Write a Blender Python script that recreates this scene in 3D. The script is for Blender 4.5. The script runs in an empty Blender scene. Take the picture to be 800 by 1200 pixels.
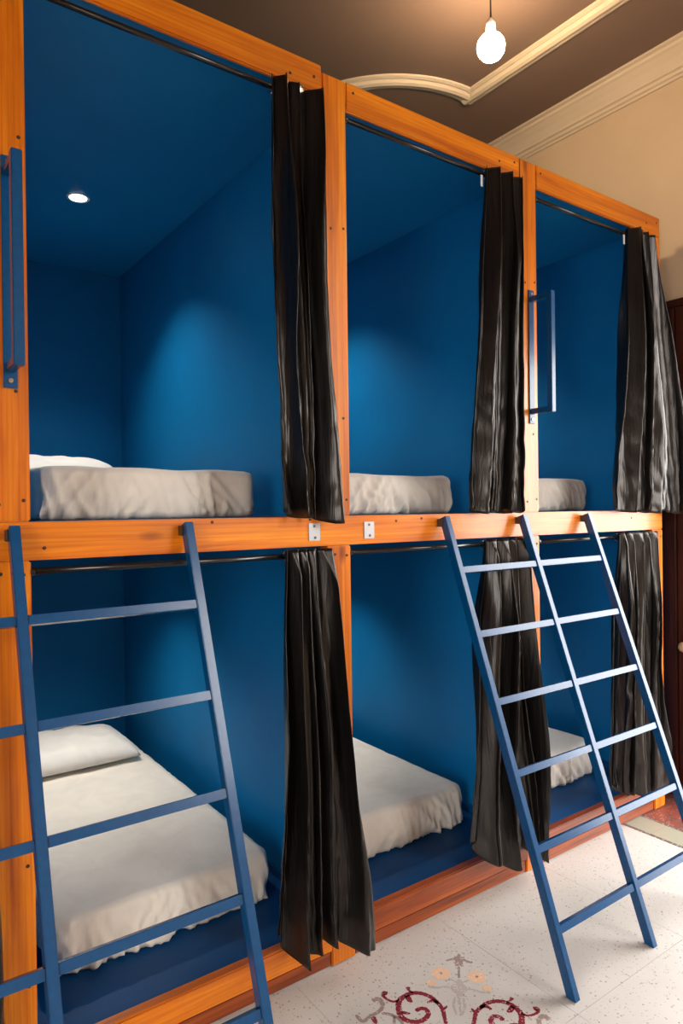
import bpy, bmesh, math, random
import numpy as np
from mathutils import Vector, Matrix, noise
random.seed(7)
sc = bpy.context.scene
C = sc.collection

# ------------------------------------------------------------------ camera
def make_camera():
    yaw, pitch, roll = (math.radians(a) for a in (35.6817, 0.2689, -0.6876))
    F = Vector((math.sin(yaw)*math.cos(pitch), math.cos(yaw)*math.cos(pitch), -math.sin(pitch)))
    R = Vector((math.cos(yaw), -math.sin(yaw), 0)); U = R.cross(F)
    R2 = R*math.cos(roll) + U*math.sin(roll); U2 = -R*math.sin(roll) + U*math.cos(roll)
    cd = bpy.data.cameras.new('camera'); co = bpy.data.objects.new('camera', cd); C.objects.link(co)
    m = Matrix((R2, U2, -F)).transposed().to_4x4(); m.translation = Vector((0, -1.8448, 1.5))
    co.matrix_world = m
    cd.sensor_fit = 'VERTICAL'; cd.sensor_height = 36.0; cd.lens = 803.82/1200*36
    cd.clip_start = 0.02
    sc.camera = co
make_camera()

# ------------------------------------------------------------------ world, daylight portals, exposure
SKY_STRENGTH = 10.5
BULB_STRENGTH = 190.0
SPOT_WATT = 58.0
w = bpy.data.worlds.new('sky'); sc.world = w; w.use_nodes = True
bg = w.node_tree.nodes['Background']; bg.inputs[0].default_value = (1.0, 0.975, 0.94, 1); bg.inputs[1].default_value = SKY_STRENGTH
vs = sc.view_settings
vs.view_transform = 'Standard'; vs.look = 'None'; vs.exposure = 0.22; vs.gamma = 1.0; vs.use_curve_mapping = False
# room extents and openings
XR, XL, YB, YF, ZC = 3.47, -1.9, 2.36, -3.4, 3.81
DOOR = (-1.75, -0.14, 0.0, 2.45)       # y0, y1, z0, z1 in the wall behind the dark wood
WIN = (-3.0, -1.6, 0.35, 2.5)          # in the opposite wall
WIN2 = (2.05, 3.36, 1.75, 3.6)          # x0, x1, z0, z1: high window in the wall facing the bunks
def portal(x, o, sgn):
    ld = bpy.data.lights.new('daylight_portal', 'AREA'); ld.shape = 'RECTANGLE'
    ld.size = o[3]-o[2]; ld.size_y = o[1]-o[0]; ld.cycles.is_portal = True
    lo = bpy.data.objects.new('daylight_portal', ld); C.objects.link(lo)
    lo.location = (x, (o[0]+o[1])/2, (o[2]+o[3])/2)
    lo.rotation_euler = (0, math.radians(90)*sgn, 0)   # -Z of the lamp points into the room
portal(XR+0.1, DOOR, 1); portal(XL-0.1, WIN, -1)
pd = bpy.data.lights.new('daylight_portal', 'AREA'); pd.shape = 'RECTANGLE'; pd.size = WIN2[1]-WIN2[0]; pd.size_y = WIN2[3]-WIN2[2]; pd.cycles.is_portal = True
po = bpy.data.objects.new('daylight_portal', pd); C.objects.link(po); po.location = ((WIN2[0]+WIN2[1])/2, YF-0.1, (WIN2[2]+WIN2[3])/2); po.rotation_euler = (math.radians(90), 0, 0)

# ------------------------------------------------------------------ materials
def lin(r, g, b):
    f = lambda c: c/12.92 if c <= 0.04045 else ((c+0.055)/1.055)**2.4
    return (f(r/255), f(g/255), f(b/255), 1)
class NT:
    def __init__(s, name):
        s.m = bpy.data.materials.new(name); s.m.use_nodes = True; s.t = s.m.node_tree; s.b = s.t.nodes['Principled BSDF']
    def n(s, typ, **kw):
        nd = s.t.nodes.new(typ)
        for k, v in kw.items():
            if k in nd.inputs: nd.inputs[k].default_value = v
            else: setattr(nd, k, v)
        return nd
    def l(s, a, b): s.t.links.new(a, b)
    def set(s, **kw):
        for k, v in kw.items(): s.b.inputs[k.replace('_', ' ')].default_value = v
        return s
    def ramp(s, fac, stops):
        r = s.n('ShaderNodeValToRGB'); e = r.color_ramp.elements
        e[0].position, e[0].color = stops[0]; e[1].position, e[1].color = stops[-1]
        for p, c in stops[1:-1]:
            q = e.new(p); q.color = c
        s.l(fac, r.inputs[0]); return r.outputs[0]
    def mix(s, fac, a, b, mode='MIX'):
        m = s.n('ShaderNodeMix', data_type='RGBA', blend_type=mode)
        for sock, v in ((m.inputs[0], fac), (m.inputs[6], a), (m.inputs[7], b)):
            if hasattr(v, 'links'): s.l(v, sock)
            else: sock.default_value = v
        return m.outputs[2]
    def bump(s, h, strength, dist=0.01):
        b = s.n('ShaderNodeBump', Strength=strength, Distance=dist); s.l(h, b.inputs['Height']); s.l(b.outputs[0], s.b.inputs['Normal'])

def paint(name, col, rough=0.5, var=0.06, bump=0.06, scale=3.0, spec=0.5):
    t = NT(name); t.set(Roughness=rough, Specular_IOR_Level=spec)
    g = t.n('ShaderNodeNewGeometry')
    n = t.n('ShaderNodeTexNoise', Scale=scale, Detail=4.0); t.l(g.outputs['Position'], n.inputs['Vector'])
    dk = tuple(c*(1-var) for c in col[:3])+(1,); lt = tuple(min(1, c*(1+var)) for c in col[:3])+(1,)
    t.l(t.ramp(n.outputs[0], [(0.3, dk), (0.7, lt)]), t.b.inputs['Base Color'])
    n2 = t.n('ShaderNodeTexNoise', Scale=140.0, Detail=2.0); t.l(g.outputs['Position'], n2.inputs['Vector'])
    t.bump(n2.outputs[0], bump, 0.003)
    return t.m

def wood(name, axis, dark, mid, light, rough=0.34, coat=0.3, knots=True):
    t = NT(name); t.set(Roughness=rough, Coat_Weight=coat, Coat_Roughness=0.14, Specular_IOR_Level=0.4)
    tc = t.n('ShaderNodeTexCoord'); oi = t.n('ShaderNodeObjectInfo')
    mul = t.n('ShaderNodeMath', operation='MULTIPLY'); t.l(oi.outputs['Random'], mul.inputs[0]); mul.inputs[1].default_value = 37.0
    add = t.n('ShaderNodeVectorMath', operation='ADD'); t.l(tc.outputs['Object'], add.inputs[0]); t.l(mul.outputs[0], add.inputs[1])
    sc_ = [26.0, 26.0, 26.0]; sc_[axis] = 1.3
    mp = t.n('ShaderNodeMapping'); mp.inputs['Scale'].default_value = sc_; t.l(add.outputs[0], mp.inputs[0])
    n1 = t.n('ShaderNodeTexNoise', Scale=1.0, Detail=5.0, Roughness=0.6, Distortion=0.7); t.l(mp.outputs[0], n1.inputs['Vector'])
    n1c = t.ramp(n1.outputs[0], [(0.28, dark), (0.5, mid), (0.72, light)])
    sc2 = [7.0, 7.0, 7.0]; sc2[axis] = 0.9
    mp2 = t.n('ShaderNodeMapping'); mp2.inputs['Scale'].default_value = sc2; t.l(add.outputs[0], mp2.inputs[0])
    n2 = t.n('ShaderNodeTexNoise', Scale=1.0, Detail=3.0, Distortion=1.2); t.l(mp2.outputs[0], n2.inputs['Vector'])
    tone = t.ramp(n2.outputs[0], [(0.25, (0.72, 0.62, 0.5, 1)), (0.75, (1.12, 1.1, 1.0, 1))])
    col = t.mix(1.0, n1c, tone, 'MULTIPLY')
    # growth-ring lines
    wv = t.n('ShaderNodeTexWave', Scale=0.9, Distortion=5.0, Detail=3.0); wv.bands_direction = 'XYZ'[(axis+1) % 3] if axis != 0 else 'Z'
    t.l(mp.outputs[0], wv.inputs['Vector'])
    lines = t.ramp(wv.outputs[0], [(0.0, (0.80, 0.70, 0.6, 1)), (0.35, (1, 1, 1, 1))])
    col = t.mix(0.55, col, t.mix(1.0, col, lines, 'MULTIPLY'))
    if knots:
        sc3 = [7.0, 7.0, 7.0]; sc3[axis] = 2.6
        mp3 = t.n('ShaderNodeMapping'); mp3.inputs['Scale'].default_value = sc3; t.l(add.outputs[0], mp3.inputs[0])
        v = t.n('ShaderNodeTexVoronoi', Scale=0.85); t.l(mp3.outputs[0], v.inputs['Vector'])
        kf = t.ramp(v.outputs['Distance'], [(0.03, (1, 1, 1, 1)), (0.11, (0, 0, 0, 1))])
        col = t.mix(kf, col, t.mix(1.0, col, (0.35, 0.22, 0.15, 1), 'MULTIPLY'))
    t.l(col, t.b.inputs['Base Color'])
    t.bump(n1.outputs[0], 0.08, 0.004)
    return t.m

ORANGE = (lin(172, 80, 0), lin(214, 117, 0), lin(234, 148, 14))
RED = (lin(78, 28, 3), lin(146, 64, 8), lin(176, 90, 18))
M = {}
for i, a in enumerate('xyz'):
    M['wood_'+a] = wood('varnished_pine_'+a, i, *ORANGE)
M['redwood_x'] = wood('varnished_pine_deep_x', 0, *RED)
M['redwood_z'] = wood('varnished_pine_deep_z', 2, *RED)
M['darkwood'] = wood('dark_mahogany', 2, lin(38, 18, 12), lin(62, 30, 19), lin(84, 42, 27), rough=0.35, knots=False)
M['blue'] = paint('blue_wall_paint', lin(4, 108, 164), 0.55, spec=0.2)
M['bluefloor'] = paint('blue_board_paint', lin(0, 66, 118), 0.5, 0.1, spec=0.2)
M['beige'] = paint('beige_plaster', lin(206, 178, 146), 0.8, 0.05)
M['cream'] = paint('cream_plaster_moulding', lin(214, 190, 160), 0.7, 0.03)
M['taupe'] = paint('taupe_ceiling_paint', lin(122, 96, 80), 0.75, 0.06, scale=1.2)
M['terrace'] = paint('terrace_concrete', lin(96, 92, 84), 0.8, 0.08)

def metal_paint():
    t = NT('blue_gloss_enamel'); t.set(Base_Color=lin(0, 68, 116), Specular_IOR_Level=0.5, Roughness=0.26, Coat_Weight=0.1, Coat_Roughness=0.15)
    g = t.n('ShaderNodeNewGeometry'); n = t.n('ShaderNodeTexNoise', Scale=60.0, Detail=3.0); t.l(g.outputs['Position'], n.inputs['Vector'])
    t.l(t.ramp(n.outputs[0], [(0.3, lin(0, 64, 110)), (0.7, lin(0, 70, 120))]), t.b.inputs['Base Color'])
    t.bump(n.outputs[0], 0.05, 0.002); return t.m
M['enamel'] = metal_paint()
def metal(name, col, rough, metallic=1.0):
    t = NT(name); t.set(Base_Color=col, Roughness=rough, Metallic=metallic)
    g = t.n('ShaderNodeNewGeometry'); n = t.n('ShaderNodeTexNoise', Scale=200.0); t.l(g.outputs['Position'], n.inputs['Vector']); t.bump(n.outputs[0], 0.03, 0.001)
    return t.m
M['rod'] = metal('black_enamel_rod', (0.012, 0.012, 0.014, 1), 0.2, 0.0)
M['chrome'] = metal('chrome', (0.75, 0.75, 0.75, 1), 0.15)
M['plate'] = metal('brushed_steel_plate', (0.40, 0.40, 0.42, 1), 0.4)
M['screw'] = metal('dark_screw', (0.03, 0.015, 0.01, 1), 0.6, 0.2)
M['hook'] = metal('rusty_iron', (0.10, 0.07, 0.05, 1), 0.55, 0.6)
M['white'] = paint('white_plastic', lin(225, 225, 220), 0.4)
M['ceramic'] = paint('pale_ceramic', lin(190, 165, 130), 0.25)

def cloth(name, col, rough, wr=0.25):
    t = NT(name); t.set(Roughness=rough, Sheen_Weight=0.15)
    g = t.n('ShaderNodeNewGeometry'); n = t.n('ShaderNodeTexNoise', Scale=9.0, Detail=6.0, Distortion=1.0); t.l(g.outputs['Position'], n.inputs['Vector'])
    dk = tuple(c*0.93 for c in col[:3])+(1,)
    t.l(t.ramp(n.outputs[0], [(0.35, dk), (0.65, col)]), t.b.inputs['Base Color'])
    t.bump(n.outputs[0], wr, 0.012); return t.m
M['sheet'] = cloth('cotton_sheet', lin(246, 238, 226), 0.8)
M['pillow'] = cloth('white_pillowcase', lin(244, 240, 234), 0.8)
def satin():
    t = NT('black_satin'); t.set(Roughness=0.29, Specular_IOR_Level=0.5, Sheen_Weight=0.0, Specular_Tint=(1.0, 0.92, 0.87, 1), Sheen_Roughness=0.4)
    g = t.n('ShaderNodeNewGeometry'); mp = t.n('ShaderNodeMapping'); mp.inputs['Scale'].default_value = (16, 16, 1.6); t.l(g.outputs['Position'], mp.inputs[0])
    n = t.n('ShaderNodeTexNoise', Scale=2.2, Detail=6.0, Distortion=1.5); t.l(mp.outputs[0], n.inputs['Vector'])
    t.l(t.ramp(n.outputs[0], [(0.3, lin(12, 11, 11)), (0.7, lin(21, 19, 18))]), t.b.inputs['Base Color'])
    t.bump(n.outputs[0], 0.22, 0.01); return t.m
M['satin'] = satin()
def terrazzo(name, base, chips, seed=0.0, dens=1.0):
    t = NT(name); t.set(Roughness=0.42)
    g = t.n('ShaderNodeNewGeometry'); sh = t.n('ShaderNodeVectorMath', operation='ADD'); sh.inputs[1].default_value = (seed, seed, 0); t.l(g.outputs['Position'], sh.inputs[0])
    n = t.n('ShaderNodeTexNoise', Scale=5.0, Detail=5.0); t.l(sh.outputs[0], n.inputs['Vector'])
    col = t.ramp(n.outputs[0], [(0.3, tuple(c*0.92 for c in base[:3])+(1,)), (0.7, base)])
    for sc_, th, cc in chips:
        v = t.n('ShaderNodeTexVoronoi', Scale=sc_, Randomness=1.0); t.l(sh.outputs[0], v.inputs['Vector'])
        # only some cells hold a visible chip
        r = t.n('ShaderNodeSeparateColor'); t.l(v.outputs['Color'], r.inputs[0])
        pick = t.n('ShaderNodeMath', operation='LESS_THAN'); t.l(r.outputs[0], pick.inputs[0]); pick.inputs[1].default_value = th[1]*dens
        m1 = t.n('ShaderNodeMath', operation='MULTIPLY'); t.l(t.ramp(v.outputs['Distance'], [(th[0]*0.7, (1, 1, 1, 1)), (th[0], (0, 0, 0, 1))]), m1.inputs[0]); t.l(pick.outputs[0], m1.inputs[1])
        col = t.mix(m1.outputs[0], col, cc)
    t.l(col, t.b.inputs['Base Color'])
    t.bump(n.outputs[0], 0.03, 0.002); return t.m
CH = [(85.0, (0.34, 0.14), lin(150, 138, 130)), (150.0, (0.36, 0.16), lin(160, 142, 128)), (60.0, (0.17, 0.07), lin(84, 76, 74))]
M['terrazzo'] = terrazzo('cream_terrazzo', lin(196, 190, 184), CH)
M['grout'] = paint('grout', lin(120, 110, 102), 0.9)
M['inlay_red'] = terrazzo('red_terrazzo', lin(128, 34, 48), [(160.0, (0.4, 0.4), lin(190, 160, 155))], 3.0)
M['inlay_grey'] = terrazzo('grey_terrazzo', lin(150, 130, 124), [(160.0, (0.4, 0.4), lin(200, 190, 182))], 5.0)
M['inlay_pale'] = terrazzo('pale_grey_terrazzo', lin(176, 166, 162), [(160.0, (0.4, 0.4), lin(205, 198, 190))], 8.0)
M['inlay_peach'] = terrazzo('peach_terrazzo', lin(220, 180, 150), [(160.0, (0.4, 0.4), lin(216, 205, 196))], 6.0)
M['border_green'] = terrazzo('green_grey_terrazzo', lin(150, 146, 128), CH, 9.0)
M['border_red'] = terrazzo('brick_red_terrazzo', lin(128, 62, 52), [(40.0, (0.5, 0.4), lin(80, 72, 66)), (90.0, (0.4, 0.3), lin(160, 130, 118))], 11.0)
M['border_line'] = terrazzo('dark_mosaic', lin(96, 78, 74), [(120.0, (0.45, 0.5), lin(170, 158, 148))], 12.0)
def emit(name, col, s):
    t = NT(name); t.set(Base_Color=(1, 1, 1, 1), Emission_Color=col, Emission_Strength=s); return t.m
M['bulb'] = emit('lit_bulb', (1.0, 0.76, 0.48, 1), BULB_STRENGTH)
M['led'] = emit('lit_downlight', (1.0, 0.95, 0.86, 1), 12.0)

# ------------------------------------------------------------------ mesh helpers
def mesh_obj(name, verts, faces, mat, parent=None, smooth=False):
    me = bpy.data.meshes.new(name); me.from_pydata([tuple(v) for v in verts], [], faces); me.update()
    if smooth:
        for p in me.polygons: p.use_smooth = True
    o = bpy.data.objects.new(name, me); C.objects.link(o)
    if mat is not None: me.materials.append(mat)
    if parent is not None: o.parent = parent
    return o
def bm_obj(name, bm, mat, parent=None, smooth=False):
    me = bpy.data.meshes.new(name); bm.to_mesh(me); bm.free()
    if smooth:
        for p in me.polygons: p.use_smooth = True
    me.materials.append(mat); o = bpy.data.objects.new(name, me); C.objects.link(o)
    if parent is not None: o.parent = parent
    return o
def box_bm(x0, x1, y0, y1, z0, z1, bevel=0.0, bm=None):
    own = bm is None; bm = bm or bmesh.new()
    vs_ = [bm.verts.new(p) for p in ((x0,y0,z0),(x1,y0,z0),(x1,y1,z0),(x0,y1,z0),(x0,y0,z1),(x1,y0,z1),(x1,y1,z1),(x0,y1,z1))]
    for f in ((0,3,2,1),(4,5,6,7),(0,1,5,4),(1,2,6,5),(2,3,7,6),(3,0,4,7)): bm.faces.new([vs_[i] for i in f])
    if bevel: bmesh.ops.bevel(bm, geom=list(bm.edges), offset=bevel, segments=2, affect='EDGES')
    return bm
def box(name, x0, x1, y0, y1, z0, z1, mat, parent=None, bevel=0.003):
    """A board centred on its own origin."""
    cx, cy, cz = (x0+x1)/2, (y0+y1)/2, (z0+z1)/2
    o = bm_obj(name, box_bm(x0-cx, x1-cx, y0-cy, y1-cy, z0-cz, z1-cz, bevel), mat, parent)
    o.location = (cx, cy, cz); return o
def cyl_bm(p, q, r, seg=16, bm=None, r2=None):
    bm = bm or bmesh.new(); p, q = Vector(p), Vector(q); d = q-p
    m = Matrix.Translation((p+q)/2) @ d.to_track_quat('Z', 'Y').to_matrix().to_4x4()
    bmesh.ops.create_cone(bm, cap_ends=True, segments=seg, radius1=r, radius2=r if r2 is None else r2, depth=d.length, matrix=m); return bm
def lathe(name, prof, mat, parent=None, seg=32, loc=(0, 0, 0)):
    vs_, fs = [], []
    for r, z in prof:
        for k in range(seg):
            a = 2*math.pi*k/seg; vs_.append((r*math.cos(a), r*math.sin(a), z))
    for i in range(len(prof)-1):
        for k in range(seg):
            k2 = (k+1) % seg; fs.append((i*seg+k, i*seg+k2, (i+1)*seg+k2, (i+1)*seg+k))
    fs.append(tuple(range(seg))[::-1]); fs.append(tuple((len(prof)-1)*seg+k for k in range(seg)))
    o = mesh_obj(name, vs_, fs, mat, parent, True); o.location = loc; return o
def torus(name, loc, R, r, axis, mat, parent, n=20, m=8):
    vs_, fs = [], []
    for i in range(n):
        a = 2*math.pi*i/n
        for j in range(m):
            b = 2*math.pi*j/m; rr = R+r*math.cos(b)
            p = [r*math.sin(b), rr*math.cos(a), rr*math.sin(a)]
            if axis == 'y': p = [p[1], p[0], p[2]]
            vs_.append(p)
    for i in range(n):
        for j in range(m):
            fs.append((i*m+j, ((i+1) % n)*m+j, ((i+1) % n)*m+(j+1) % m, i*m+(j+1) % m))
    o = mesh_obj(name, vs_, fs, mat, parent, True); o.location = loc; return o
def tag(o, label, cat, group=None):
    o['label'] = label; o['category'] = cat
    if group: o['group'] = group
    return o
def thing(name, label, cat, loc=(0, 0, 0), group=None):
    o = bpy.data.objects.new(name, None); C.objects.link(o); o.location = loc; o.empty_display_size = 0.1
    return tag(o, label, cat, group)
def struct(o):
    o['kind'] = 'structure'; return o

# ------------------------------------------------------------------ the room
def wall_with_hole(name, x0, x1, hole, mat):
    bm = bmesh.new(); y0, y1, z0, z1 = hole
    box_bm(x0, x1, YF-0.2, y0, -0.02, ZC, 0, bm); box_bm(x0, x1, y1, YB+0.2, -0.02, ZC, 0, bm)
    box_bm(x0, x1, y0, y1, z1, ZC, 0, bm)
    if z0 > 0.01: box_bm(x0, x1, y0, y1, -0.02, z0, 0, bm)
    return struct(bm_obj(name, bm, mat))
wall_with_hole('wall_right', XR, XR+0.2, DOOR, M['beige'])
wall_with_hole('wall_left', XL-0.2, XL, WIN, M['beige'])
struct(box('wall_back', XL, XR, YB, YB+0.2, -0.02, ZC, M['beige'], bevel=0))
_b = bmesh.new()
for q in ((XL, WIN2[0], -0.02, ZC), (WIN2[1], XR, -0.02, ZC), (WIN2[0], WIN2[1], -0.02, WIN2[2]), (WIN2[0], WIN2[1], WIN2[3], ZC)):
    box_bm(q[0], q[1], YF-0.2, YF, q[2], q[3], 0, _b)
struct(bm_obj('wall_front', _b, M['beige']))
struct(box('ceiling', XL-0.2, XR+0.2, YF-0.2, YB+0.2, ZC, ZC+0.2, M['taupe'], bevel=0))
struct(box('ground_outside', -14, 16, -16, 14, -0.30, -0.20, M['terrace'], bevel=0))

# cornice: one moulded run along the wall by the door, one along the other three walls
CORN = [(0.0, -0.135), (0.012, -0.135), (0.018, -0.125), (0.030, -0.122), (0.034, -0.108), (0.048, -0.104), (0.052, -0.090), (0.075, -0.062), (0.105, -0.035), (0.118, -0.028), (0.122, -0.016), (0.140, -0.012), (0.140, 0.0), (0.0, 0.0)]
def cornice(name, p0, p1, inward):
    p0, p1, inw = Vector(p0), Vector(p1), Vector(inward); n = len(CORN); v = []
    for p in (p0, p1): v += [p + inw*d + Vector((0, 0, h)) for d, h in CORN]
    f = [(i, (i+1) % n, n+(i+1) % n, n+i) for i in range(n)] + [tuple(range(n)), tuple(range(n, 2*n))]
    return struct(mesh_obj(name, v, f, M['cream']))
cornice('trim_1', (XR, YF, ZC), (XR, YB, ZC), (-1, 0, 0))
cornice('trim_2', (XL, YB, ZC), (XR-0.14, YB, ZC), (0, -1, 0))
cornice('trim_3', (XL, YF, ZC), (XR-0.14, YF, ZC), (0, 1, 0))
# ceiling frame moulding: straight run parallel to the wall, scooped corner around (2.84, 1.58)
PROF = [(-0.056, 0), (-0.056, -0.010), (-0.040, -0.016), (-0.030, -0.010), (-0.018, -0.024), (0.0, -0.030), (0.018, -0.024), (0.030, -0.010), (0.040, -0.016), (0.056, -0.010), (0.056, 0)]
def sweep_flat(name, path, mat):
    n = len(PROF); v, f = [], []
    for i, p in enumerate(path):
        a = path[max(0, i-1)]; b = path[min(len(path)-1, i+1)]
        d = Vector((b[0]-a[0], b[1]-a[1])).normalized(); nn = Vector((-d.y, d.x))
        for o_, h in PROF: v.append((p[0]+nn.x*o_, p[1]+nn.y*o_, ZC+h))
    for i in range(len(path)-1):
        for k in range(n-1): f.append((i*n+k, i*n+k+1, (i+1)*n+k+1, (i+1)*n+k))
    f.append(tuple(range(n))); f.append(tuple((len(path)-1)*n+k for k in range(n)))
    return struct(mesh_obj(name, v, f, mat))
arc = [(2.84+0.726*math.cos(a), 1.58+0.726*math.sin(a)) for a in np.linspace(math.radians(272), math.radians(180), 40)]
sweep_flat('trim_4', [(2.86, y) for y in np.linspace(-2.6, 0.90, 8)], M['cream'])
sweep_flat('trim_5', arc, M['cream'])
sweep_flat('trim_6', [(x, 1.58) for x in np.linspace(2.17, -1.2, 6)], M['cream'])

# floor: slab, terrazzo tiles, border along the wall by the door, inlaid ornament
fl = struct(box('floor', XL-0.2, XR+0.2, YF-0.2, YB+0.2, -0.10, -0.010, M['grout'], bevel=0))
T = 0.6036
tile_me = None
def tile(name, x0, x1, y0, y1, mat, cache={}):
    g = 0.0006; key = (round(x1-x0, 4), round(y1-y0, 4), mat.name)
    if key not in cache:
        hx, hy = (x1-x0)/2-g, (y1-y0)/2-g
        bm = box_bm(-hx, hx, -hy, hy, -0.012, 0.0)
        me = bpy.data.meshes.new(name); bm.to_mesh(me); bm.free(); me.materials.append(mat); cache[key] = me
    o = bpy.data.objects.new(name, cache[key]); C.objects.link(o); o.parent = fl
    o.location = Vector(((x0+x1)/2, (y0+y1)/2, 0)) - fl.location; return o
ys = [0.0 - T*k for k in range(0, 6)]
for i in range(-5, 3):
    x0 = 1.1242 + T*i; x1 = x0+T
    for k in range(-1, 5): tile('terrazzo_tile', x0, x1, -T*(k+1), -T*k, M['terrazzo'])
yy = 0.6
for k in range(16):
    y0 = yy-0.24*(k+1); y1 = yy-0.24*k
    tile('border_strip', 2.935, 2.953, y0, y1, M['border_line'])
    tile('border_tile', 2.953, 3.085, y0, y1, M['border_green'])
    tile('border_strip', 3.085, 3.103, y0, y1, M['border_line'])
    tile('border_tile', 3.103, XR, y0, y1, M['border_red'])
AX = 1.843   # the ornament is symmetric about y = x - AX
ORN = {
 'vine': [(1.39,-0.399),(1.407,-0.374),(1.424,-0.348),(1.43,-0.319),(1.43,-0.292),(1.418,-0.264),(1.397,-0.246),(1.371,-0.241),(1.342,-0.247),(1.32,-0.27),(1.305,-0.298),(1.309,-0.323),(1.327,-0.342),(1.351,-0.348),(1.375,-0.34),(1.382,-0.32),(1.37,-0.308),(1.354,-0.309)],
 'bud': [(1.397,-0.246),(1.396,-0.23),(1.402,-0.216)], 'leaf_a': [(1.377,-0.242),(1.369,-0.263),(1.371,-0.275)],
 'tendril': [(1.344,-0.245),(1.326,-0.239),(1.318,-0.224),(1.316,-0.203),(1.326,-0.192),(1.332,-0.202)],
 'leaf_b': [(1.316,-0.287),(1.326,-0.298),(1.334,-0.307)], 'leaf_c': [(1.404,-0.303),(1.425,-0.308),(1.43,-0.326)], 'tick': [(1.427,-0.353),(1.444,-0.348)],
 'grey': [(1.276,-0.198),(1.296,-0.202),(1.294,-0.224),(1.276,-0.241),(1.251,-0.245),(1.228,-0.244),(1.202,-0.247),(1.201,-0.214)],
 'grey_b': [(1.267,-0.254),(1.285,-0.276),(1.293,-0.302),(1.289,-0.327)], 'grey_c': [(1.289,-0.286),(1.268,-0.311)], 'leaf_d': [(1.237,-0.25),(1.228,-0.278)],
 'petal': [(1.63,-0.213),(1.609,-0.205),(1.585,-0.196)], 'stem_side': [(1.456,-0.252),(1.474,-0.274),(1.502,-0.29),(1.517,-0.325)],
 'stem_short': [(1.53,-0.318),(1.538,-0.287),(1.533,-0.265)], 'leg_side': [(1.489,-0.336),(1.459,-0.361),(1.44,-0.392)]}
WID = {'vine': (0.008, 0.013, 0.010), 'bud': (0.006, 0.005, 0.012), 'leaf_a': (0.012, 0.012, 0.004), 'tendril': (0.006, 0.006, 0.013), 'leaf_b': (0.010, 0.008, 0.004),
       'leaf_c': (0.005, 0.010, 0.008), 'tick': (0.006, 0.006, 0.004), 'grey': (0.013, 0.009, 0.008), 'grey_b': (0.008, 0.008, 0.006), 'grey_c': (0.006, 0.006, 0.006), 'leaf_d': (0.012, 0.010, 0.006),
       'petal': (0.008, 0.008, 0.004), 'stem_side': (0.009, 0.005, 0.006), 'stem_short': (0.005, 0.004, 0.005), 'leg_side': (0.005, 0.006, 0.004)}
def smooth_path(pts, n=6):
    out = []; P = [Vector(p) for p in pts]; P = [2*P[0]-P[1]]+P+[2*P[-1]-P[-2]]
    for i in range(1, len(P)-2):
        for k in range(n):
            t = k/n; a, b, c, d = P[i-1:i+3]
            out.append(0.5*((2*b)+(c-a)*t+(2*a-5*b+4*c-d)*t*t+(3*b-a-3*c+d)*t**3))
    out.append(P[-2]); return out
def inlay(name, pts, wid, mat, z=0.0004):
    p = smooth_path(pts); v, f = [], []; n = len(p)
    for i, q in enumerate(p):
        a, b = p[max(0, i-1)], p[min(n-1, i+1)]; d = (b-a).normalized(); nn = Vector((-d.y, d.x)); t = i/(n-1)
        w_ = np.interp(t, [0, 0.5, 1], wid)/2*1.4*(1+0.12*math.sin(i*2.1))
        if i in (0, n-1): w_ *= 0.55
        v += [(q.x+nn.x*w_, q.y+nn.y*w_, z), (q.x-nn.x*w_, q.y-nn.y*w_, z)]
    for i in range(n-1): f.append((2*i, 2*i+1, 2*i+3, 2*i+2))
    o = mesh_obj(name, v, f, mat, fl); o.location = -fl.location; return o
def blob(name, c, a, b, ang, mat, z=0.0006, lob=7, la=0.12):
    v = [(c[0], c[1], z)]; n = 42
    for k in range(n):
        t = 2*math.pi*k/n; r = 1+la*math.cos(lob*t); x, y = a*r*math.cos(t), b*r*math.sin(t)
        v.append((c[0]+x*math.cos(ang)-y*math.sin(ang), c[1]+x*math.sin(ang)+y*math.cos(ang), z))
    o = mesh_obj(name, v, [(0, 1+k, 1+(k+1) % n) for k in range(n)], mat, fl); o.location = -fl.location; return o
mir = lambda p: (p[1]+AX, p[0]-AX)
for k, pts in ORN.items():
    mt = M['inlay_grey'] if 'grey' in k or k == 'petal' else M['inlay_pale'] if k.startswith(('stem', 'leg')) else M['inlay_red']
    nm = 'scroll_inlay' if mt is not M['inlay_pale'] and k != 'petal' else 'flower_inlay'
    inlay(nm, pts, WID[k], mt); inlay(nm, [mir(p) for p in pts], WID[k], mt)
for c in ((1.53, -0.233), (1.475, -0.247)):
    r = 0.030 if c[0] > 1.5 else 0.014
    blob('flower_inlay', c, r, r*0.95, 0, M['inlay_peach']); blob('flower_inlay', mir(c), r, r*0.95, 0, M['inlay_peach'])
    if r > 0.02: blob('flower_inlay', c, 0.005, 0.005, 0, M['inlay_grey'], 0.0009); blob('flower_inlay', mir(c), 0.005, 0.005, 0, M['inlay_grey'], 0.0009)
blob('flower_inlay', (1.622, -0.222), 0.030, 0.016, math.radians(45), M['inlay_grey'], lob=5, la=0.2)
blob('flower_inlay', (1.526, -0.318), 0.038, 0.022, math.radians(45), M['inlay_pale'], lob=4, la=0.15)
inlay('flower_inlay', [(1.60, -0.243), (1.56, -0.283)], (0.006, 0.005, 0.008), M['inlay_grey'])
inlay('flower_inlay', [(1.52, -0.323), (1.485, -0.358), (1.45, -0.40)], (0.008, 0.006, 0.004), M['inlay_pale'])

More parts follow.
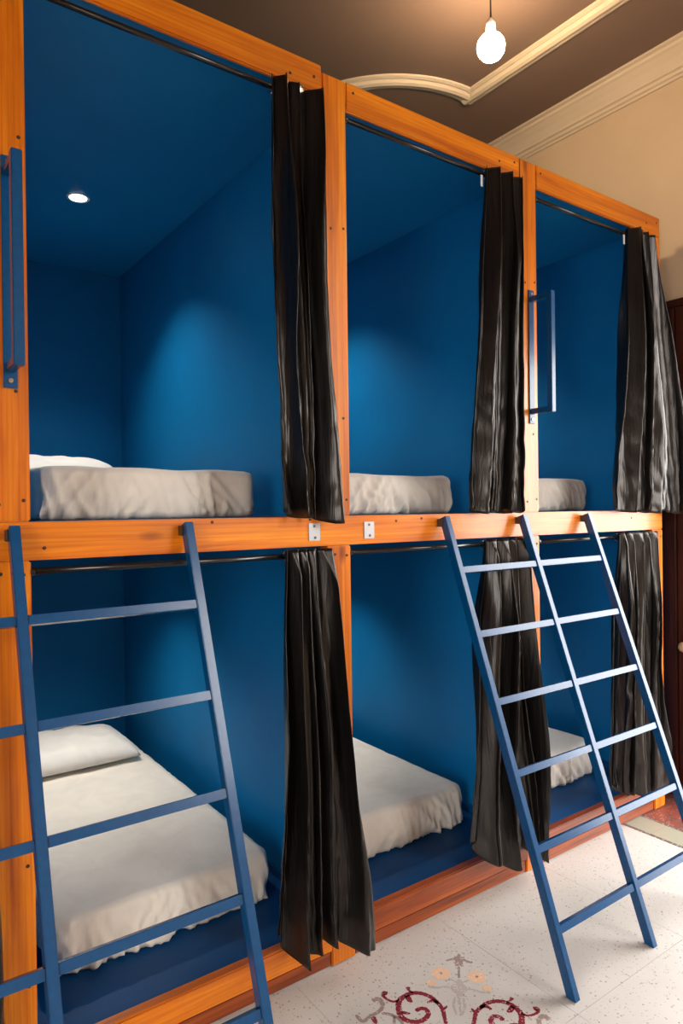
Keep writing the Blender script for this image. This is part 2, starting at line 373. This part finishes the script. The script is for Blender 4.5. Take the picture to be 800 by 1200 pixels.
# dark wooden door surround beside the opening
dr = bpy.data.objects.new('door_1', None); C.objects.link(dr); dr.location = (XR, (DOOR[0]+DOOR[1])/2, 0); struct(dr)
def dpart(name, x0, x1, y0, y1, z0, z1, bevel=0.004):
    o = box(name, x0, x1, y0, y1, z0, z1, M['darkwood'], dr, bevel); o.location -= dr.location; return o
for s in (1, -1):
    e = DOOR[1] if s > 0 else DOOR[0]
    def yb(a, b): return (e+s*a, e+s*b) if s > 0 else (e+s*b, e+s*a)
    for a, b, th in ((0.0, 0.062, 0.030), (0.066, 0.150, 0.022), (0.154, 0.30, 0.030)):
        y0, y1 = yb(a, b); dpart('door_board', XR-th, XR-0.001, y0, y1, 0.001, 2.512)
    y0, y1 = yb(-0.02, 0.0); dpart('door_jamb', XR-0.03, XR+0.2, y0, y1, 0.001, 2.45)
dpart('door_head', XR-0.034, XR-0.001, DOOR[0]-0.30, DOOR[1]+0.30, 2.514, 2.55)
kn = lathe('door_knob', [(0.010, 0), (0.010, 0.012), (0.020, 0.018), (0.026, 0.030), (0.024, 0.042), (0.012, 0.050)], M['ceramic'], dr)
kn.rotation_euler = (0, math.radians(-90), 0); kn.location = Vector((XR-0.022, -0.035, 0.78)) - dr.location
# window in the opposite wall, standing open
wn = bpy.data.objects.new('window_1', None); C.objects.link(wn); wn.location = (XL, (WIN[0]+WIN[1])/2, WIN[2]); struct(wn)
for nm, a in (('window_frame', (WIN[0]-0.07, WIN[0], WIN[2]-0.07, WIN[3]+0.07)), ('window_frame', (WIN[1], WIN[1]+0.07, WIN[2]-0.07, WIN[3]+0.07)),
              ('window_frame', (WIN[0], WIN[1], WIN[3], WIN[3]+0.07)), ('window_sill', (WIN[0], WIN[1], WIN[2]-0.07, WIN[2]))):
    o = box(nm, XL+0.001, XL+(0.03 if nm == 'window_frame' else 0.08), *a, M['darkwood'], wn); o.location -= wn.location
w2 = bpy.data.objects.new('window_2', None); C.objects.link(w2); w2.location = ((WIN2[0]+WIN2[1])/2, YF, WIN2[2]); struct(w2)
for a in ((WIN2[0]-0.07, WIN2[0], WIN2[2]-0.07, WIN2[3]+0.07), (WIN2[1], WIN2[1]+0.07, WIN2[2]-0.07, WIN2[3]+0.07), (WIN2[0], WIN2[1], WIN2[3], WIN2[3]+0.07), (WIN2[0], WIN2[1], WIN2[2]-0.07, WIN2[2])):
    o = box('window_frame', a[0], a[1], YF+0.001, YF+0.03, a[2], a[3], M['darkwood'], w2); o.location -= w2.location

# ------------------------------------------------------------------ bunk frame
POST = [(-0.722, -0.625), (0.269, 0.369), (1.267, 1.362), (2.238, 2.341), (3.200, 3.293)]
DEP = 0.045
ZM0, ZM1 = 1.380, 1.476
ZT0, ZT1 = 2.826, 2.925
ZPL = 0.134                       # plinth top
ZF = 0.118                        # lower platform top
YI = 2.165                        # inner back face
bunk = thing('bunk_bed', 'long row of varnished pine sleeping compartments with blue painted interiors', 'bunk bed', (1.3, 0, 0))
def part(name, x0, x1, y0, y1, z0, z1, mat, parent=bunk, bevel=0.004):
    o = box(name, x0, x1, y0, y1, z0, z1, mat, parent, bevel); o.location -= parent.location; return o
screw_me = None
def screw(parent, x, z):
    global screw_me
    if screw_me is None:
        bm = cyl_bm((0, 0.003, 0), (0, -0.0012, 0), 0.0046, 12); screw_me = bpy.data.meshes.new('screw'); bm.to_mesh(screw_me); bm.free(); screw_me.materials.append(M['screw'])
    o = bpy.data.objects.new('screw', screw_me); C.objects.link(o); o.parent = parent
    o.location = Vector((x, 0, z)) - parent.location - bunk.location
for i, (a, b) in enumerate(POST):
    g = 0.002
    up = part('post', a, b, 0.0, DEP, ZM1+0.001, ZT1-0.002 if i < 4 else ZT0-0.001, M['wood_z'])
    lo = part('post', a, b, 0.0, DEP, 0.001, ZM0-0.001, M['wood_z'])
    for z in (1.52, 1.80, 2.42): screw(up, a+0.028 if z != 1.80 else a+0.07, z)
    for z in (1.53, 2.43): screw(up, b-0.016, z)
    for z in (1.345, 0.62, 0.32): screw(lo, b-0.018, z)
    screw(lo, a+0.03, 1.35)
part('beam', POST[0][0], POST[4][1], 0.0, DEP, ZM0, ZM1, M['wood_x'])
midbeam = [o for o in bunk.children if o.name.startswith('beam')][0]
for x, z in ((0.40, 1.41), (0.86, 1.465), (1.20, 1.467), (1.56, 1.455), (1.68, 1.462), (2.28, 1.40), (3.02, 1.44)): screw(midbeam, x, z)
HB = [0.018, 0.018, 0.0, 0.0]
for i in range(4):
    a, b = POST[i][1]+0.001, POST[i+1][0]-0.001
    if i == 3: b = POST[4][1]
    bt = part('beam', a, b, 0.0, 0.016, ZT0+HB[i], ZT1+HB[i], M['wood_x'])
    part('inner_rail', a, b, 0.0162, DEP, ZT0+HB[i]+0.002, ZT1+HB[i]-0.002, M['blue'], bevel=0)
    screw(bt, b-0.03, ZT1-0.03); screw(bt, a+0.03, ZT1-0.03); screw(bt, b-0.12, ZT1-0.05)
    b2 = POST[i+1][0]-0.001
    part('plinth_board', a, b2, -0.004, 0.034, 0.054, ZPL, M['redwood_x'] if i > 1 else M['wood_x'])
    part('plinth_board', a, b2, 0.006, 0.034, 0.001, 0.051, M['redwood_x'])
# blue lining
XA, XB = POST[0][0], POST[4][1]
CEN = [(a+b)/2 for a, b in POST]
for i, c in enumerate(CEN):
    y0 = DEP
    part('partition_panel', c-0.011, c+0.011, y0, YI, ZM1+0.002, 2.868, M['blue'], bevel=0)
    part('partition_panel', c-0.011, c+0.011, y0, YI, ZF-0.05, ZM0+0.003, M['blue'], bevel=0)
part('back_panel', XA, XB, YI, YI+0.02, 0.0, 2.868, M['blue'], bevel=0)
part('roof_panel', XA, XB, DEP, YI+0.02, 2.869, 2.895, M['blue'], bevel=0)
part('upper_platform', XA, XB, DEP, YI-0.001, ZM0+0.004, ZM1, M['bluefloor'], bevel=0)
for i in range(4):
    a, b = CEN[i]+0.012, CEN[i+1]-0.012
    part('lower_platform', a, b, 0.035, YI-0.001, 0.03, ZF, M['bluefloor'], bevel=0)
    for x0, x1 in ((b-0.016, b-0.0005), (a+0.0005, a+0.016)):
        part('baseboard', x0, x1, 0.06, YI-0.002, ZF, ZF+0.035, M['bluefloor'], bevel=0.004)
# steel plates screwed to the middle beam
for x in (1.2155, 1.4385):
    pl = part('steel_plate', x-0.022, x+0.022, -0.003, -0.0002, 1.398, 1.455, M['plate'], bevel=0.001)
    for z in (1.408, 1.445):
        w_ = 0.004
        o = box('plate_mark', x-w_, x+w_, -0.0036, -0.0029, z-0.004, z+0.004, M['hook'], pl, 0); o.location = Vector((0.002 if z < 1.42 else -0.001, -0.0018, z-1.4265))
# curtain rods
ROD = [(2.815, 1.352), (2.815, 1.352), (2.803, 1.354), (2.786, 1.352)]
ROD_Y = 0.010
for i in range(4):
    a, b = POST[i][1]+0.001, POST[i+1][0]-0.001
    for z in ROD[i]:
        rd = bm_obj('curtain_rod', cyl_bm((a, 0, 0), (b, 0, 0), 0.0085, 16), M['rod'], bunk, True); rd.location = Vector((0, ROD_Y, z)) - bunk.location
        for e, s in ((a, 1), (b, -1)):
            bm = cyl_bm((e, 0, 0), (e+s*0.008, 0, 0), 0.011, 16); o = bm_obj('rod_socket', bm, M['rod'], rd)
# grab handles on two posts
def handle(xc, zb, zt):
    hp = part('grab_handle', xc-0.016, xc+0.016, -0.006, -0.0003, zb, zt, M['enamel'], bevel=0.001)
    base = bunk.location + hp.location
    def sub(name, *a, mat='enamel', bevel=0.002):
        o = box(name, *a, M[mat], hp, bevel); o.location -= base; return o
    za, zz = zb+0.050, zt-0.040
    sub('handle_arm', xc-0.011, xc+0.011, -0.088, -0.0062, za-0.011, za+0.011)
    sub('handle_arm', xc-0.011, xc+0.011, -0.088, -0.0062, zz-0.011, zz+0.011)
    sub('handle_bar', xc-0.0125, xc+0.0125, -0.113, -0.0885, za-0.0125, zz+0.0125)
    for z in (zb+0.018, zt-0.016):
        o = bm_obj('bolt', cyl_bm((0, -0.0005, 0), (0, -0.004, 0), 0.006, 12), M['chrome'], hp); o.location = Vector((xc, -0.006, z)) - base
handle(0.327, 1.806, 2.375)
handle(2.297, 1.842, 2.392)

# ------------------------------------------------------------------ recessed downlights
def downlight(x, y, z, label, power):
    t = thing('downlight', label, 'light', (x, y, z), 'recessed downlights in the compartments')
    lathe('trim_ring', [(0.036, -0.001), (0.047, -0.001), (0.048, -0.004), (0.042, -0.006), (0.036, -0.004)], M['white'], t)
    lathe('lamp_lens', [(0.0355, -0.001), (0.0355, -0.0045), (0.026, -0.0065)], M['led'], t)
    ld = bpy.data.lights.new('downlight_beam', 'SPOT'); ld.energy = power; ld.color = (1.0, 0.93, 0.82); ld.spot_size = math.radians(110); ld.spot_blend = 0.8; ld.shadow_soft_size = 0.025
    lo = bpy.data.objects.new('downlight_beam', ld); C.objects.link(lo); lo.parent = t; lo.location = (0, 0, -0.012)
NAMES = ['', 'pillow compartment', 'middle compartment', 'compartment beside the dark door']
for i in (1, 2, 3):
    xc = (CEN[i]+CEN[i+1])/2
    downlight(xc+0.01, 1.24, 2.868, 'round downlight glowing in the upper ceiling of the '+NAMES[i], SPOT_WATT)
    downlight(xc+0.01, 1.24, ZM0+0.003, 'round downlight under the upper platform in the '+NAMES[i], SPOT_WATT*0.62)

# ------------------------------------------------------------------ mattresses and pillows
def box_grid(nx, ny, nz):
    idx, vs_, fs = {}, [], []
    def vid(i, j, k):
        if (i, j, k) not in idx: idx[(i, j, k)] = len(vs_); vs_.append((i/nx, j/ny, k/nz))
        return idx[(i, j, k)]
    for i in range(nx):
        for j in range(ny):
            fs.append((vid(i,j,0), vid(i,j+1,0), vid(i+1,j+1,0), vid(i+1,j,0))); fs.append((vid(i,j,nz), vid(i+1,j,nz), vid(i+1,j+1,nz), vid(i,j+1,nz)))
    for i in range(nx):
        for k in range(nz):
            fs.append((vid(i,0,k), vid(i+1,0,k), vid(i+1,0,k+1), vid(i,0,k+1))); fs.append((vid(i,ny,k), vid(i,ny,k+1), vid(i+1,ny,k+1), vid(i+1,ny,k)))
    for j in range(ny):
        for k in range(nz):
            fs.append((vid(0,j,k), vid(0,j,k+1), vid(0,j+1,k+1), vid(0,j+1,k))); fs.append((vid(nx,j,k), vid(nx,j+1,k), vid(nx,j+1,k+1), vid(nx,j,k+1)))
    return vs_, fs
def ridge(x, y, s):
    return 1-abs(noise.noise(Vector((x, y, s)))*2)
def mattress(x0, x1, y0, y1, z, h, seed, label, rw=0.008, lean=0.0):
    nx, ny, nz = 84, 90, 22
    vs_, fs = box_grid(nx, ny, nz); L, W = x1-x0, y1-y0; out = []
    R = 0.045; rt = 0.024
    for u, v, w_ in vs_:
        # denser rows towards the foot end
        v2 = v**1.7
        x, y, zz = u*L, v2*W, w_*h
        # rounded box
        cx, cy, cz = min(max(x, R), L-R), min(max(y, R), W-R), min(max(zz, 0.016), h-rt)
        d = Vector((x-cx, y-cy, 0)); 
        if d.length > 1e-9:
            m_ = max(abs(d.x), abs(d.y))/R; d2 = d.normalized()*R*m_
            x, y = cx+d2.x, cy+d2.y
        nrm = Vector((0, 0, 0)); side = 0.0
        ex = min(x, L-x); ey = y
        if zz > h-rt:   # roll the top edge
            t = (zz-(h-rt))/rt; e = 1-math.sqrt(max(0, 1-t*t)); inn = e*rt
        elif zz < 0.016:
            t = (0.016-zz)/0.016; inn = t*t*0.014
        else: inn = 0
        # pull towards the centre line of the nearest side
        kx = max(0, 1-ex/0.06); ky = max(0, 1-min(ey, W-ey)/0.06)
        if kx > 0: x += inn*kx*(1 if x < L/2 else -1)
        if ky > 0: y += inn*ky*(1 if y < W/2 else -1)
        # soft bulge and sag of the top
        if w_ > 0.99: zz += 0.006*noise.noise(Vector((x*3, y*3, seed))) + 0.004*noise.noise(Vector((x*8, y*5, seed+3)))
        # gathers on the sides of the sheet
        below = 1-w_
        amp = rw*(0.35+below)*(0.4+0.9*max(0, noise.noise(Vector((x*5+seed, y*3, 1.3)))+0.4))
        if w_ < 0.97:
            if ey < 0.02:
                y -= amp*(ridge(x*16+zz*13*(1 if x > L/2 else -1), zz*4, seed)-0.4) + 0.9*amp*max(0, ridge(x*31+zz*6, zz*5, seed+7)-0.55)*2
                y -= 0.012*math.sin(math.pi*min(1, w_*1.1))
            if ex < 0.02:
                s_ = 1 if x > L/2 else -1
                x += s_*amp*(ridge(y*15+zz*10, zz*4, seed+5)-0.4)
        if w_ < 0.001: zz = 0.0
        elif w_ < 0.12: zz = max(0.0, zz+0.010*max(0, noise.noise(Vector((x*24, y*24, seed)))))
        out.append((x-L/2, y, zz))
    o = mesh_obj('mattress', out, fs, M['sheet'], None, True); o.location = ((x0+x1)/2, y0, z+0.001)
    o.rotation_euler.z = math.radians(lean)
    return tag(o, label, 'mattress', 'mattresses in the compartments')
MW = [None, (0.468, 1.168), (1.44, 2.135), (2.40, 3.085)]
ML = [None,
 ('pale sheeted mattress lying in the upper bunk under the glowing ceiling downlight', 'pale sheeted mattress with a pillow in the lower bunk seen through the blue ladder'),
 ('pale sheeted mattress on the upper platform of the middle compartment', 'pale sheeted mattress with a tucked corner on the low platform of the middle compartment'),
 ('pale sheeted mattress on the upper platform beside the beige wall, behind the long grab handle', 'pale sheeted mattress on the low platform beside the dark wooden door')]
for i in (1, 2, 3):
    a, b = MW[i]
    mattress(a-0.02, b-0.005, 0.285, 2.13, ZM1, 0.160, i*3.1, ML[i][0], 0.015)
    mattress(a, b+0.032, 0.285, 2.13, ZF, 0.172, i*5.7+1, ML[i][1], 0.016)
def pillow(xc, yc, z, L, W, h, seed, label, rz=0):
    nx, ny = 44, 32; vs_, fs = [], []
    for s in (1, -1):
        for j in range(ny+1):
            for i in range(nx+1):
                u, v = 2*i/nx-1, 2*j/ny-1
                pin = 1-0.07*(abs(u)**3)*(1-abs(v)**2) ; pin2 = 1-0.10*(abs(v)**3)*(1-abs(u)**2)
                x, y = u*L/2*pin2, v*W/2*pin
                t = max(0, (1-u**4)*(1-v**4))**0.55
                zz = t*h*0.72 if s > 0 else -t*h*0.12
                if s > 0: zz += t*0.010*ridge(x*9+y*4, y*9, seed)+0.006*t*noise.noise(Vector((x*20, y*20, seed)))
                vs_.append((x, y, zz+h*0.12))
    n = (nx+1)*(ny+1)
    for s in (0, 1):
        for j in range(ny):
            for i in range(nx):
                q = [s*n+j*(nx+1)+i, s*n+j*(nx+1)+i+1, s*n+(j+1)*(nx+1)+i+1, s*n+(j+1)*(nx+1)+i]
                fs.append(tuple(q if s == 0 else q[::-1]))
    o = mesh_obj('pillow', vs_, fs, M['pillow'], None, True)
    bm = bmesh.new(); bm.from_mesh(o.data); bmesh.ops.remove_doubles(bm, verts=bm.verts, dist=1e-5); bm.to_mesh(o.data); bm.free()
    o.location = (xc, yc, z); o.rotation_euler.z = rz
    return tag(o, label, 'pillow', 'white pillows')
pillow(0.80, 1.80, ZM1+0.170, 0.66, 0.44, 0.15, 2.2, 'white pillow on the mattress of the upper bunk under the glowing downlight')
pillow(0.83, 1.66, ZF+0.183, 0.62, 0.46, 0.13, 4.4, 'plump white pillow on the low mattress seen through the blue ladder')

# ------------------------------------------------------------------ curtains
def sstep(a, b, x):
    t = min(1, max(0, (x-a)/(b-a))); return t*t*(3-2*t)
def curtain(label, top, bot, hem, ztop, yc, amp, nf, seed, rings, bulge=0.0, back_x=None, hemwave=0.02, tag_x=False):
    """top/bot: (x0, x1); hem: [(s, z), ...]; yc: (top, bottom) centre of the folds; amp: (top, bottom)."""
    rnd = random.Random(seed); cols, rows = nf*28, 110
    # irregular fold widths
    wts = [0.45+1.2*rnd.random() for _ in range(nf)]; cum = [0]
    for w_ in wts: cum.append(cum[-1]+w_/sum(wts))
    fa = [0.45+0.6*rnd.random() for _ in range(2*nf+1)]
    vs_, fs = [], []
    hs, hz = [h[0] for h in hem], [h[1] for h in hem]
    for r in range(rows+1):
        t = r/rows; te = sstep(0, 1, t)
        for c in range(cols+1):
            s = c/cols
            fpos = float(np.interp(s, cum, range(nf+1)))
            drift = 0.9*t*noise.noise(Vector((s*2.2, t*1.1, seed)))
            ph = 2*math.pi*(fpos+drift)
            af = float(np.interp(fpos*2, range(2*nf+1), fa))
            A = (amp[0]+(amp[1]-amp[0])*sstep(0.02, 0.3, t))*af*(1+0.9*noise.noise(Vector((fpos*0.9, t*2.2, seed+9))))
            x0 = top[0]+(bot[0]-top[0])*t**1.2; x1 = top[1]+(bot[1]-top[1])*t**0.9
            fw = (x1-x0)/nf
            x = x0+(x1-x0)*s + 0.12*fw*math.sin(2*ph) + 0.25*fw*noise.noise(Vector((s*2.5, t*2.0, seed+20)))*sstep(0, 0.3, t) + bulge*math.sin(math.pi*t)*s
            y = (1-t)*yc[0]+t*yc[1] + A*math.sin(ph) + 0.38*A*math.sin(2.6*ph+1.7*seed)*sstep(0.05, 0.4, t)
            zb = float(np.interp(s, hs, hz)) + hemwave*0.5*math.sin(ph+0.8)
            z = ztop+(zb-ztop)*t
            # small crumples growing towards the hem
            k = 0.0035*(0.25+1.6*t*t)
            y += k*ridge(x*22, z*9, seed+2)-0.5*k; x += 0.6*k*noise.noise(Vector((x*18, z*11, seed+4)))
            lim = ROD_Y-0.0140 if z > ztop-0.06 else (-0.007 if (ztop < 2 and (z < 0.2 or z > 1.36)) else 0.5)
            if y > lim: y = lim-0.004*(1+math.sin(ph*2))
            if ztop < 2:
                ly = -0.556+0.5325*z/1.464+0.024
                if y < ly: y = ly+0.3*(y-ly)*0.0
            if back_x is not None and x > back_x-0.004 and y > -0.012: y = -0.012-0.004*(1+math.sin(ph))
            if z < ztop-0.02 and ztop > 2 and z < 1.484 and y > -0.006: z = 1.484
            vs_.append((x, y, z))
    for r in range(rows):
        for c in range(cols):
            a = r*(cols+1)+c; fs.append((a, a+1, a+cols+2, a+cols+1))
    xm = (top[0]+top[1])/2
    root = thing('curtain', label, 'curtain', (xm, yc[0], min(hz)), 'black satin curtains of the compartments')
    o = mesh_obj('drape', vs_, fs, M['satin'], root, True); o.location = -root.location
    sm = o.modifiers.new('thickness', 'SOLIDIFY'); sm.thickness = 0.0016; sm.offset = 0
    for k in range(rings):
        x = top[0]+(top[1]-top[0])*(k+0.5)/rings
        g = torus('grommet', (0, 0, 0), 0.0165, 0.0032, 'x', M['chrome'], root); g.location = Vector((x, ROD_Y, 1.353 if ztop < 2 else ztop-0.014)) - root.location
    if tag_x:
        tg = box('care_tag', -0.006, 0.006, -0.001, 0.001, -0.022, 0.022, M['white'], root, 0)
        tg.location = Vector((top[0]-0.008, yc[0]+0.02, ztop-0.055)) - root.location
    return root
# upper curtains
curtain('black satin curtain gathered at the post of the upper bunk with the downlight', (1.060, 1.250), (1.085, 1.285), [(0, 1.483), (0.5, 1.48), (0.8, 1.462), (1, 1.466)], 2.828, (-0.032, -0.040), (0.030, 0.045), 3, 11, 4, back_x=1.267)
curtain('black satin curtain gathered beside the post with the long grab handle', (2.010, 2.212), (1.905, 2.175), [(0, 1.484), (1, 1.484)], 2.816, (-0.032, -0.045), (0.030, 0.045), 3, 23, 4, back_x=2.238, tag_x=True)
curtain('flaring black satin curtain hanging beside the beige wall on the upper bunk', (2.970, 3.185), (2.800, 3.385), [(0, 1.48), (0.5, 1.47), (1, 1.462)], 2.800, (-0.032, -0.055), (0.030, 0.050), 4, 37, 4, back_x=3.20, tag_x=True)
# lower curtains
curtain('black satin curtain falling past the plinth between the first ladder and the middle compartment', (1.095, 1.262), (1.040, 1.390), [(0, 0.175), (0.2, 0.12), (0.45, 0.16), (0.7, 0.11), (1, 0.075)], 1.374, (-0.032, -0.055), (0.028, 0.046), 4, 41, 4, back_x=1.267, hemwave=0.05)
curtain('black satin curtain hanging behind the ladder with white glints on its rungs', (1.985, 2.215), (1.872, 2.31), [(0, 0.22), (0.45, 0.11), (0.6, 0.16), (1, 0.065)], 1.374, (-0.032, -0.055), (0.028, 0.046), 4, 53, 4, back_x=2.238, hemwave=0.05)
curtain('black satin curtain with pale streaks hanging beside the dark wooden door', (2.885, 3.19), (2.79, 3.205), [(0, 0.22), (0.5, 0.15), (1, 0.13)], 1.374, (-0.032, -0.050), (0.028, 0.046), 5, 67, 5, back_x=3.20, hemwave=0.03)
curtain('sliver of black satin curtain beside the post below the broad grab handle', (0.12, 0.262), (0.08, 0.292), [(0, 0.15), (1, 0.10)], 1.374, (-0.032, -0.050), (0.026, 0.032), 4, 71, 4, back_x=0.269, hemwave=0.03)

# ------------------------------------------------------------------ ladders
def ladder(xs, ztop, rz, label):
    """Three stiles leaning on the middle beam, rungs welded between them."""
    foot = Vector((0, -0.556, 0.0)); topc = Vector((0, -0.0235, ztop)); d = (topc-foot).normalized()
    root = thing('ladder', label, 'ladder', (xs[0], -0.556, 0), 'blue steel ladders leaning on the bunks')
    L = (topc-foot).length; ang = math.atan2(topc.y-foot.y, topc.z-foot.z)
    for x in xs:
        bm = box_bm(-0.0125, 0.0125, -0.016, 0.016, 0, L, 0.0018)
        for v in bm.verts:      # cut the foot flat on the floor
            if v.co.z < 0.01: v.co.z += v.co.y*math.tan(ang)
        o = bm_obj('stile', bm, M['enamel'], root); o.location = Vector((x-xs[0], 0, 0.0)); o.rotation_euler.x = -ang
        hk = bm_obj('hook_bracket', box_bm(-0.017, -0.013, -0.004, 0.0245, -0.030, -0.002, 0.001), M['hook'], root)
        hk.location = Vector((x-xs[0], -0.0255+0.556, ztop-0.004))
    for z in rz:
        y = foot.y+(topc.y-foot.y)*z/topc.z
        for a, b in zip(xs[:-1], xs[1:]):
            bm = box_bm(a+0.0127-xs[0], b-0.0127-xs[0], -0.0115, 0.0115, -0.0115, 0.0115, 0.0015)
            o = bm_obj('rung', bm, M['enamel'], root); o.location = (0, y+0.556, z); o.rotation_euler.x = -ang
    return root
ladder((-0.124, 0.325, 0.772), 1.464, [1.245-0.2285*k for k in range(6)], 'blue steel ladder leaning before the lower bunk with the pillow')
ladder((1.772, 2.203, 2.634), 1.464, [1.273-0.2195*k for k in range(6)], 'blue steel ladder standing on the terrazzo before the dark wooden door, rungs glinting white')

# ------------------------------------------------------------------ hanging bulb
def pendant(bx, by, bz, label):
    bl = thing('pendant_bulb', label, 'light', (bx, by, ZC), 'bare bulbs hanging from the ceiling')
    prof = [(0.002, -0.060), (0.022, -0.056), (0.042, -0.043), (0.056, -0.022), (0.060, 0.0), (0.056, 0.021), (0.042, 0.040), (0.025, 0.054), (0.018, 0.062)]
    lathe('bulb_globe', prof, M['bulb'], bl, 32, (0, 0, bz-ZC))
    lathe('lamp_socket', [(0.019, 0.062), (0.021, 0.064), (0.021, 0.105), (0.010, 0.118), (0.006, 0.124)], M['white'], bl, 24, (0, 0, bz-ZC))
    bm_obj('cord', cyl_bm((0, 0, bz-ZC+0.12), (0, 0, -0.012), 0.0035, 10), M['screw'], bl, True)
    lathe('ceiling_cup', [(0.012, -0.024), (0.034, -0.018), (0.040, -0.0005)], M['white'], bl, 24)
pendant(2.292, 0.192, 3.50, 'bare round bulb glowing on a short cord above the bunk tops')
